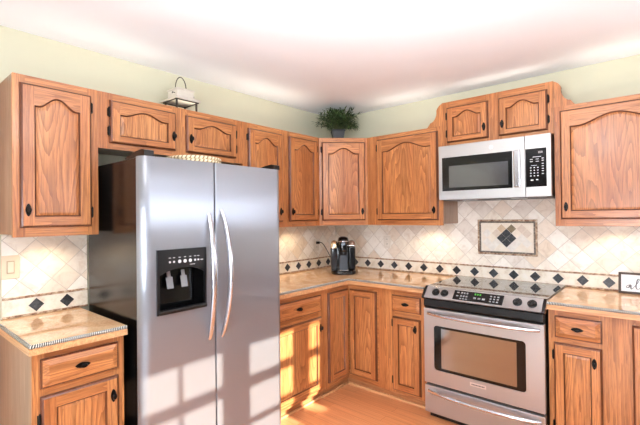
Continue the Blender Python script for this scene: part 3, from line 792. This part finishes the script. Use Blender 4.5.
# sloped control panel
mb = MB([STEELH]); prof = [(-0.612, 0.9225), (-0.600, 0.880), (-0.662, 0.845), (-0.682, 0.855)]
mb.prism(prof, 0.012, RW-0.012, 'yz'); cp = mb.build('control_panel', t, smooth=0)
for xa, xb in ((-0.004, 0.0115), (RW-0.0115, RW+0.004)):
    mb = MB([BLACKGLOSS]); mb.prism([(-0.613, 0.9245), (-0.606, 0.875), (-0.662, 0.838), (-0.686, 0.852), (-0.650, 0.898)], xa, xb, 'yz'); mb.build('end_cap', t, smooth=0)
sl = Vector((0, -0.682+0.612, 0.855-0.9225)); sl_n = Vector((0, -0.0675, 0.070)).normalized()
def on_panel(x, s_, lift): return Vector((x, -0.612, 0.9225)) + sl*s_ + sl_n*lift
def slab_on_panel(mb, xa, xb, sa, sb, l0, l1, mat=0):
    lo = [on_panel(xa, sa, l0), on_panel(xb, sa, l0), on_panel(xb, sb, l0), on_panel(xa, sb, l0)]
    hi = [on_panel(xa, sa, l1), on_panel(xb, sa, l1), on_panel(xb, sb, l1), on_panel(xa, sb, l1)]
    mb.rings([lo, hi], mat=mat)
for kx in (0.088, 0.150, 0.618, 0.700):
    mb = MB([BLACKSATIN, CHROME])
    c = on_panel(kx, 0.48, 0.0)
    mb.tube([c, c+sl_n*0.006, c+sl_n*0.008], [0.027, 0.027, 0.023], 24)
    mb.tube([c+sl_n*0.008, c+sl_n*0.020, c+sl_n*0.024], [0.019, 0.017, 0.013], 24)
    e1 = Vector((1, 0, 0)); e2 = sl.normalized()
    dv = (e1*0.5 - e2*0.87)
    mb.tube([c+sl_n*0.0225-dv*0.016, c+sl_n*0.026, c+sl_n*0.0225+dv*0.016], [0.005, 0.006, 0.005], 10)
    mb.tube([c+sl_n*0.0265+dv*0.002, c+sl_n*0.0265+dv*0.014], 0.0022, 8, mat=1)
    mb.build('knob', cp)
mb = MB([BLACKGLOSS]); slab_on_panel(mb, 0.215, 0.535, 0.10, 0.86, 0.0, 0.0015); mb.build('display', cp, smooth=0)
DIM = simple('dim_print', (150, 152, 154), 0.5); CLOCK = emit('green_clock_digits', (90, 190, 70), 0.8)
def legend(name, mat, cells):
    mb = MB([mat])
    for xa, xb, sa, sb in cells: slab_on_panel(mb, xa, xb, sa, sb, 0.0015, 0.0019)
    mb.build(name, cp, smooth=0)
legend('mode_key_legend', DIM, [(0.235, 0.250, 0.22+0.28*j, 0.32+0.28*j) for j in range(2)] + [(0.262+0.018*k, 0.274+0.018*k, 0.20+0.26*j, 0.34+0.26*j) for k in range(3) for j in range(2)] + [(0.262+0.018*k, 0.274+0.018*k, 0.70, 0.80) for k in range(3)])
legend('timer_key_legend', DIM, [(0.350+0.028*k, 0.368+0.028*k, 0.52, 0.66) for k in range(3)])
legend('number_key_legend', DIM, [(0.452+0.022*k, 0.464+0.022*k, 0.24+0.2*j, 0.34+0.2*j) for k in range(3) for j in range(3)])
legend('clock_digits', CLOCK, [(0.352+0.016*k, 0.362+0.016*k, 0.20, 0.34) for k in range(3)])
# black recess under the panel
MB([BLACKSATIN]).prism([(-0.630, 0.782), (-0.658, 0.782), (-0.672, 0.800), (-0.668, 0.840), (-0.630, 0.858)], 0.006, RW-0.006, 'yz').build('vent_fascia', t, smooth=0)
# oven door with window
def ring_front(mb, x0, x1, z0, z1, wx0, wx1, wz0, wz1, yf, yb, rad, mat=0, n=6):
    def rr(a0, a1, b0, b1, r):
        pts = []
        for cx, cz, st in ((a0+r, b0+r, PI), (a1-r, b0+r, 1.5*PI), (a1-r, b1-r, 0), (a0+r, b1-r, 0.5*PI)):
            for i in range(n+1):
                a = st+PI/2*i/n; pts.append((cx+r*math.cos(a), cz+r*math.sin(a)))
        return pts
    o, i_ = rr(x0, x1, z0, z1, 0.004), rr(wx0, wx1, wz0, wz1, rad)
    mb.rings([[Vector((p[0], yb, p[1])) for p in o], [Vector((p[0], yf, p[1])) for p in o], [Vector((p[0], yf, p[1])) for p in i_], [Vector((p[0], yf+0.006, p[1])) for p in i_]], caps=False, mat=mat)
    return i_
mb = MB([STEELH])
iw = ring_front(mb, 0.004, RW-0.002, 0.254, 0.776, 0.076, 0.665, 0.352, 0.662, RF, -0.632, 0.022)
od = mb.build('oven_door', t, smooth=30)
mb = MB([BLACKGLOSS]).prism([(a, b) for a, b in iw], RF+0.0045, RF+0.012, 'xz'); mb.build('window_border', od, smooth=0)
MB([OVENGLASS]).box(0.128, 0.612, RF+0.0035, RF+0.0045, 0.372, 0.645).build('oven_window', od, smooth=0)
def range_handle(parent, z):
    mb = MB([STEELBAR]); pts, rad = [], []
    for i in range(33):
        s_ = i/32; k = 1-(2*s_-1)**2
        pts.append((0.036+(RW-0.062)*s_, RF-0.004-0.050*k**0.8, z)); rad.append(0.012)
    mb.tube(pts, rad, 12, flat=1.0)
    return mb.build('handle', parent, smooth=60)
range_handle(od, 0.742)
mb = MB([simple('badge_silver', (222, 214, 208), 0.35, 0.5), GREYPLASTIC]).box(0.325, 0.428, RF-0.002, RF+0.001, 0.308, 0.332, 0.001, 1)
for k in range(9): mb.box(0.336+0.0095*k, 0.3425+0.0095*k, RF-0.0026, RF-0.0019, 0.316, 0.324, mat=1)
mb.build('badge', od, smooth=0)
MB([STEELH]).box(0.004, RW-0.002, RF, -0.632, 0.045, 0.236, 0.004, 2).build('drawer', t)
dr = [c for c in t.children if c.name.startswith('drawer')][0]
range_handle(dr, 0.200)
MB([BLACKSATIN]).box(0.02, RW-0.02, -0.615, -0.05, 0.0, 0.029).build('plinth', t, smooth=0)

# ------------------------------------------------------------------ mosaic plaque over the range
t = thing('mosaic_plaque', 'framed stone tile mosaic with black diamond, on the backsplash over the range', 'wall tile mosaic', (1.696, -0.008, 1.2535))
mb = MB([CREAMTILE]).box(-0.195, 0.195, -0.004, -0.0005, -0.117, 0.117); mb.build('tile_field', t, smooth=0)
for nm, (a, b, c, d) in (('frame_top', (-0.218, 0.218, 0.112, 0.137)), ):
    pass
fm = MB([LINER, LINERDK])
for a, b, c, d in ((-0.218, 0.218, 0.124, 0.138), (-0.218, 0.218, -0.138, -0.124), (-0.218, -0.204, -0.124, 0.124), (0.204, 0.218, -0.124, 0.124)): fm.box(a, b, -0.010, -0.0005, c, d, 0.003, 2, mat=0)
for a, b, c, d in ((-0.204, 0.204, 0.112, 0.124), (-0.204, 0.204, -0.124, -0.112), (-0.204, -0.192, -0.112, 0.112), (0.192, 0.204, -0.112, 0.112)): fm.box(a, b, -0.013, -0.0005, c, d, 0.003, 2, mat=1)
fm.build('liner_frame', t)
def dia(mb, cx, cz, s_, mat, y0=-0.0062, y1=-0.004): mb.prism([(cx, cz-s_), (cx+s_, cz), (cx, cz+s_), (cx-s_, cz)], y1, y0, 'xz', mat)
S_ = 0.0345
mb = MB([PALETILE, TANTILE, OLIVETILE, BEIGETILE, CREAMTILE])
spec = {(-1, 2): 1, (1, 2): 2, (2, 1): 4, (3, 2): 3, (4, 1): 3, (-2, 1): 3, (-2, -1): 0, (2, -1): 0, (-3, 0): 4, (3, 0): 0, (-4, 1): 0, (-4, -1): 0, (-1, -2): 4, (1, -2): 0, (-3, -2): 0, (3, -2): 4, (4, -1): 0, (-3, 2): 4}
for (i, j), m_ in spec.items(): dia(mb, i*0.0365, j*0.0365-0.006, S_, m_, -0.0055)
mb.build('stone_tile', t, smooth=0)
mb = MB([DIAMOND])
for (i, j) in ((0, 1), (0, -1), (1, 0), (-1, 0)): dia(mb, i*0.0365, j*0.0365-0.006, S_+0.001, 0, -0.0075)
mb.build('black_diamond_tile', t, smooth=0, label='four black tiles set as a diamond')

# ------------------------------------------------------------------ switch plate and outlets
IVORY = simple('ivory_plate', (230, 220, 206), 0.35)
def plate_base(name, label, cat, loc, rotz, w_, h, mat=None):
    t = thing(name, label, cat, loc, rotz)
    MB([mat or PLATE]).box(-w_/2, w_/2, -0.006, -0.0002, -h/2, h/2, 0.002, 2).build('cover_plate', t)
    return t
t = plate_base('light_switch', 'almond rocker light switch on tile left of the refrigerator', 'light switch', (0.0081, -2.772, 1.184), R(90), 0.078, 0.124)
MB([simple('rocker_surround', (186, 164, 134), 0.4)]).box(-0.017, 0.017, -0.0085, -0.006, -0.034, 0.034, 0.0015, 2).build('rocker_frame', t)
MB([simple('rocker_ivory', (222, 208, 184), 0.3)]).box(-0.013, 0.013, -0.0115, -0.0085, -0.028, 0.028, 0.0015, 2).build('rocker', t)
def outlet(label, loc, rotz):
    t = plate_base('wall_outlet', label, 'outlet', loc, rotz, 0.074, 0.118, IVORY)
    for z in (-0.022, 0.022):
        mb = MB([IVORY, BLACKSATIN]).box(-0.016, 0.016, -0.008, -0.006, z-0.014, z+0.014, 0.003, 2)
        for x in (-0.006, 0.006): mb.box(x-0.0012, x+0.0012, -0.0083, -0.008, z-0.003, z+0.006, mat=1)
        mb.build('socket', t)
    return t
outlet('almond wall outlet on tile under the single-door cabinet', (0.628, -0.0081, 1.184), 0)
outlet('almond wall outlet behind the coffee maker plug', (0.0081, -0.325, 1.150), R(90))
t = thing('power_cord', 'black power cord plugged in behind the coffee maker', 'power cord', (0.0165, -0.325, 1.172))
MB([BLACKSATIN]).box(0.0, 0.030, -0.013, 0.013, -0.012, 0.012, 0.004, 3).build('plug', t)
pts = []
P0, P1, P2, P3 = Vector((0.030, 0, 0)), Vector((0.085, 0.015, 0.03)), Vector((0.070, 0.09, -0.14)), Vector((0.150, 0.135, -0.2475))
for i in range(25):
    s_ = i/24; pts.append(P0*(1-s_)**3 + P1*3*s_*(1-s_)**2 + P2*3*s_*s_*(1-s_) + P3*s_**3)
MB([BLACKSATIN]).tube(pts, 0.0035, 8).build('cable', t, smooth=60)

# ------------------------------------------------------------------ coffee maker
t = thing('coffee_maker', 'black single-cup coffee maker in the countertop corner', 'coffee maker', (0.405, -0.405, 0.9142), R(37.6))
def sup(rx, ry, z, cy=0.0, n=36, e=0.55):
    return [Vector((rx*math.copysign(abs(math.cos(2*PI*k/n))**e, math.cos(2*PI*k/n)), cy+ry*math.copysign(abs(math.sin(2*PI*k/n))**e, math.sin(2*PI*k/n)), z)) for k in range(n)]
MB([BLACKGLOSS]).rings([sup(0.108, 0.128, 0.0), sup(0.112, 0.132, 0.006), sup(0.112, 0.132, 0.030), sup(0.104, 0.124, 0.038)]) and None
mb = MB([BLACKGLOSS]); mb.rings([sup(0.106, 0.126, 0.0), sup(0.111, 0.131, 0.006), sup(0.111, 0.131, 0.030), sup(0.104, 0.124, 0.037)]); mb.build('base', t, smooth=40)
mb = MB([BLACKGLOSS]); mb.rings([sup(0.105, 0.080, 0.0372, 0.040), sup(0.107, 0.082, 0.16, 0.040), sup(0.108, 0.082, 0.245, 0.040), sup(0.095, 0.070, 0.262, 0.042)]); mb.build('body', t, smooth=40)
mb = MB([simple('dark_grey_satin', (74, 78, 84), 0.3, 0.4)]); mb.box(-0.034, 0.040, -0.052, -0.040, 0.040, 0.200, 0.006, 3); mb.build('front_panel', t)
mb = MB([BLACKGLOSS, CHROME]); mb.box(0.046, 0.108, -0.070, 0.05, 0.0375, 0.248, 0.014, 4); mb.box(0.045, 0.109, -0.071, 0.051, 0.2485, 0.256, 0.003, 2, mat=1); mb.build('side_column', t)
mb = MB([simple('taupe_cap', (150, 122, 104), 0.25, 0.5)]); mb.rings([sup(0.032, 0.060, 0.2562, -0.010), sup(0.031, 0.058, 0.275, -0.010), sup(0.022, 0.045, 0.292, -0.006), sup(0.008, 0.02, 0.297, -0.002)])
for v in mb.bm.verts: v.co.x += 0.077
mb.build('side_cap', t, smooth=50)
mb = MB([simple('smoked_reservoir', (44, 46, 50), 0.08)]); mb.rings([sup(0.030, 0.075, 0.0375, 0.0), sup(0.032, 0.078, 0.12, 0.0), sup(0.033, 0.078, 0.232, 0.0)])
for v in mb.bm.verts: v.co.x += -0.084
mb.build('water_reservoir', t, smooth=40)
mb = MB([simple('warm_lit_silver_lid', (226, 206, 168), 0.25, 0.8)]); mb.rings([sup(0.034, 0.079, 0.2322, 0.0), sup(0.034, 0.078, 0.262, 0.0), sup(0.028, 0.065, 0.285, 0.0), sup(0.010, 0.03, 0.296, 0.0)])  # silver lid; the warm light on it is put into the colour
for v in mb.bm.verts: v.co.x += -0.082
mb.build('reservoir_lid', t, smooth=50)
mb = MB([BLACKGLOSS]); mb.rings([sup(0.044, 0.060, 0.200, -0.040, e=0.8), sup(0.048, 0.066, 0.215, -0.040, e=0.8), sup(0.050, 0.080, 0.262, -0.025, e=0.8), sup(0.050, 0.085, 0.300, -0.018, e=0.8), sup(0.042, 0.07, 0.322, -0.012, e=0.8), sup(0.018, 0.03, 0.332, -0.01, e=0.8)]); hd = mb.build('brew_head', t, smooth=50)
mb = MB([CHROME]); mb.tube([(0.046*math.cos(a), -0.040-0.075*math.sin(a)*0.95, 0.288+0.006*math.sin(a)) for a in [PI*i/20 for i in range(21)]], 0.006, 10); mb.build('handle', hd, smooth=60)
mb = MB([simple('lid_badge_grey', (150, 160, 170), 0.2, 0.6)]); mb.cyl((0, -0.101, 0.272), (0, -1, 0), 0.016, 0.004, 20); mb.build('badge', hd)
mb = MB([BLACKSATIN]); mb.lathe([(0.030, 0.168), (0.036, 0.175), (0.038, 0.1995)], (0, -0.052, 0)); mb.build('cup_funnel', t)
mb = MB([CHROME, BLACKSATIN]); mb.rings([sup(0.048, 0.040, 0.0372, -0.082), sup(0.048, 0.040, 0.043, -0.082)]); mb.build('drip_tray', t)

# ------------------------------------------------------------------ framed sign
t = thing('framed_sign', 'small framed white sign with grey script leaning on the right backsplash', 'sign', (2.394, -0.060, 0.9145), R(0))
WF, HF = 0.30, 0.134
DARKFRAME = simple('dark_brown_frame', (70, 54, 44), 0.5, noise=0.15, nscale=60)
mb = MB([DARKFRAME])
for a, b, c, d in ((0, 0.0135, 0, HF), (WF-0.0135, WF, 0, HF), (0.0135, WF-0.0135, 0, 0.0135), (0.0135, WF-0.0135, HF-0.0135, HF)): mb.box(a, b, -0.018, 0.0, c, d, 0.0015, 1)
mb.build('frame', t)
MB([simple('white_board', (240, 240, 240), 0.6)]).box(0.0105, WF-0.0105, -0.008, -0.003, 0.0105, HF-0.0105).build('board', t, smooth=0)
mb = MB([simple('grey_script_ink', (96, 96, 100), 0.6)])
def stroke(pts, w0=0.0018, w1=0.0036):
    P = [Vector((X0+(x-X0)*1.45, -0.0084, 0.062+(z-0.066)*1.15)) for x, z in pts]
    # Catmull-Rom
    out = []
    Q = [P[0]] + P + [P[-1]]
    for i in range(1, len(Q)-2):
        for k in range(8):
            s_ = k/8; a, b, c, d = Q[i-1], Q[i], Q[i+1], Q[i+2]
            out.append(0.5*((2*b)+(c-a)*s_+(2*a-5*b+4*c-d)*s_*s_+(3*b-a-3*c+d)*s_**3))
    out.append(P[-1])
    rad = []
    for i, p in enumerate(out):
        d = out[min(i+1, len(out)-1)]-out[max(i-1, 0)]
        rad.append(w0+(w1-w0)*max(0.0, -d.z/(d.length+1e-9)))
    mb.tube(out, rad, 8)
X0 = 0.042
stroke([(X0+0.000, 0.052), (X0+0.004, 0.058), (X0+0.010, 0.056), (X0+0.008, 0.047), (X0+0.001, 0.044), (X0-0.002, 0.049), (X0+0.003, 0.056), (X0+0.012, 0.061), (X0+0.015, 0.058), (X0+0.015, 0.044), (X0+0.018, 0.038), (X0+0.026, 0.050)])
stroke([(X0+0.026, 0.050), (X0+0.036, 0.068), (X0+0.044, 0.088), (X0+0.043, 0.096), (X0+0.038, 0.090), (X0+0.034, 0.068), (X0+0.033, 0.048), (X0+0.038, 0.039), (X0+0.048, 0.046)])
stroke([(X0+0.048, 0.046), (X0+0.060, 0.068), (X0+0.068, 0.088), (X0+0.067, 0.096), (X0+0.062, 0.090), (X0+0.058, 0.068), (X0+0.057, 0.048), (X0+0.062, 0.039), (X0+0.074, 0.048)])
mb.build('script_lettering', t, smooth=60)
t.rotation_euler = (R(-9), 0, 0)

# ------------------------------------------------------------------ lantern on the cabinet above the refrigerator
t = thing('lantern', 'small white roofed lantern with dark wire ring, on the cabinet above the refrigerator', 'lantern', (0.165, -1.870, 2.1305), R(90))
DWIRE = simple('dark_bronze_wire', (74, 68, 60), 0.45, 0.7)
LWHITE = simple('weathered_white_metal', (206, 198, 184), 0.5, noise=0.04, nscale=30)
mb = MB([DWIRE]); mb.box(-0.075, 0.075, -0.075, 0.075, 0.0, 0.008, 0.002, 1)
mb.build('base', t)
for sx in (-1, 1):
    for sy in (-1, 1):
        MB([DWIRE]).box(sx*0.072-0.005, sx*0.072+0.005, sy*0.072-0.005, sy*0.072+0.005, 0.0085, 0.078).build('post', t, smooth=0)
mb = MB([LWHITE, DWIRE])
def sq(h, z): return [Vector((-h, -h, z)), Vector((h, -h, z)), Vector((h, h, z)), Vector((-h, h, z))]
mb.rings([sq(0.080, 0.0785), sq(0.094, 0.080), sq(0.094, 0.088), sq(0.066, 0.106)], mat=0)
for a in range(4):
    Mr = Matrix.Rotation(PI/2*a, 4, 'Z'); mb.box(-0.084, 0.084, -0.084, -0.078, 0.0725, 0.0784, mat=1, M=Mr)
mb.build('eave', t, smooth=0)
mb = MB([LWHITE]); mb.rings([sq(0.060, 0.1062), sq(0.060, 0.150), sq(0.066, 0.152), sq(0.066, 0.158), sq(0.030, 0.172)], mat=0)
mb.build('roof_box', t, smooth=0)
mb = MB([DWIRE]); mb.tube([(0.040*math.cos(a)*1.0, 0, 0.166+0.084*math.sin(a)) for a in [PI*i/24 for i in range(25)]], 0.0032, 8); mb.build('ring_handle', t, smooth=60)
mb = MB([DWIRE])
for sx in (-1, 1): mb.tube([(sx*0.060, -0.03, 0.128), (sx*0.078, -0.03, 0.130), (sx*0.080, -0.03, 0.120)], 0.003, 8)
mb.build('side_hook', t, smooth=60)

# ------------------------------------------------------------------ woven mat on the refrigerator
t = thing('woven_trivet', 'round coiled cream rope trivet lying on top of the refrigerator', 'trivet', (0.580, -2.035, 1.7358))
WOVEN = mottled('cream_rope', [(196, 170, 128), (232, 214, 176), (244, 232, 204)], 90, bump=0.6)
def coil_mat():
    t_ = NT('coiled_rope'); uv = t_.node('ShaderNodeTexCoord').outputs['UV']
    sep = t_.node('ShaderNodeSeparateXYZ'); t_.link(uv, sep.inputs[0])
    s_ = t_.math('FRACT', t_.math('ADD', t_.math('MULTIPLY', sep.outputs[0], 46.0), t_.math('MULTIPLY', sep.outputs[1], 1.0)))
    t_.set(Base_Color=t_.ramp(s_, [(0.0, lin((120, 86, 50))), (0.30, lin((232, 214, 176))), (0.70, lin((240, 226, 192))), (1.0, lin((120, 86, 50)))]), Roughness=0.8)
    t_.bump(t_.math('ABSOLUTE', t_.math('SUBTRACT', s_, 0.5)), 0.8, 0.004); return t_.m
COIL = coil_mat()
mb = MB([COIL])
pts = []
for i in range(600):
    a = i*0.075; r_ = 0.012+0.0185*a/(2*PI)
    if r_ > 0.135: break
    pts.append((r_*math.cos(a), r_*math.sin(a), 0.0095))
mb.tube(pts, 0.0093, 8, uv=True); mb.build('coil', t, smooth=60)
mb = MB([COIL])
for zz in (0.0095, 0.0275): mb.tube([(0.146*math.cos(2*PI*i/90), 0.146*math.sin(2*PI*i/90), zz) for i in range(91)], 0.0095, 8, uv=True)
mb.build('rim', t, smooth=60)

# ------------------------------------------------------------------ plant on the corner cabinet
t = thing('potted_plant', 'leafy green potted plant on top of the corner cabinet', 'plant', (0.312, -0.345, 2.1305), R(45))
mb = MB([simple('charcoal_pot', (24, 24, 28), 0.45, noise=0.1, nscale=40), simple('potting_soil', (46, 36, 28), 0.9, noise=0.3, nscale=80)])
mb.rings([sq(0.044, 0.0), sq(0.058, 0.088), sq(0.062, 0.090), sq(0.062, 0.104), sq(0.054, 0.104), sq(0.050, 0.090)])
mb.face(sq(0.052, 0.0955), 1)
mb.build('pot', t, smooth=0)
LEAF = NT('plant_leaf')
info = LEAF.noise(LEAF.objco(), 40.0, 2)
LEAF.set(Base_Color=LEAF.ramp(info, [(0.3, lin((24, 44, 20))), (0.52, lin((50, 78, 38))), (0.70, lin((120, 142, 88)))]), Roughness=0.5)
STEM = simple('plant_stem', (78, 84, 48), 0.6)
rnd = random.Random(11)
st = MB([STEM]); lf = MB([LEAF.m])
def leaf(p, d, up, L, W):
    d = d.normalized(); s_ = d.cross(up); s_ = s_.normalized() if s_.length > 1e-4 else Vector((1, 0, 0)); nrm = s_.cross(d)
    droop = rnd.uniform(0.05, 0.35)
    P = []
    for u, wd in ((0, 0.12), (0.3, 0.9), (0.62, 0.8), (1.0, 0.04)):
        c = p + d*L*u - Vector((0, 0, 1))*droop*L*u*u
        P.append((c - s_*W*wd/2, c + nrm*W*0.12*wd, c + s_*W*wd/2))
    V = [[lf.bm.verts.new(q_) for q_ in row] for row in P]
    for a, b in zip(V, V[1:]):
        for k in range(2): lf.bm.faces.new((a[k], a[k+1], b[k+1], b[k]))
for i in range(120):
    az = 2*PI*i/120*9.3 + rnd.uniform(-0.3, 0.3); el = rnd.uniform(-0.25, 1.5)
    dr_ = Vector((math.cos(az)*math.cos(el), math.sin(az)*math.cos(el), math.sin(el)))
    top = Vector((0, 0, 0.165)) + Vector((dr_.x*0.215, dr_.y*0.215, dr_.z*0.130))*rnd.uniform(0.65, 1.06)
    p0 = Vector((rnd.uniform(-0.03, 0.03), rnd.uniform(-0.03, 0.03), 0.096)); m = (p0+top)/2 + Vector((0, 0, 0.035))
    path = [p0*(1-s_)**2 + m*2*s_*(1-s_) + top*s_*s_ for s_ in [k/6 for k in range(7)]]
    st.tube(path, [0.0016]*5+[0.0012, 0.0008], 5)
    for k in range(2, 7):
        for rep in range(3):
            d = (path[k]-path[k-1]).normalized() + Vector((rnd.gauss(0, 0.8), rnd.gauss(0, 0.8), rnd.gauss(0, 0.6)))
            leaf(path[k], d, Vector((0, 0, 1)), rnd.uniform(0.035, 0.062), rnd.uniform(0.009, 0.014))
for v in lf.bm.verts:
    v.co.z = min(v.co.z, 0.310)
st.build('stems', t, smooth=60)
fo = lf.build('foliage', t, smooth=0)
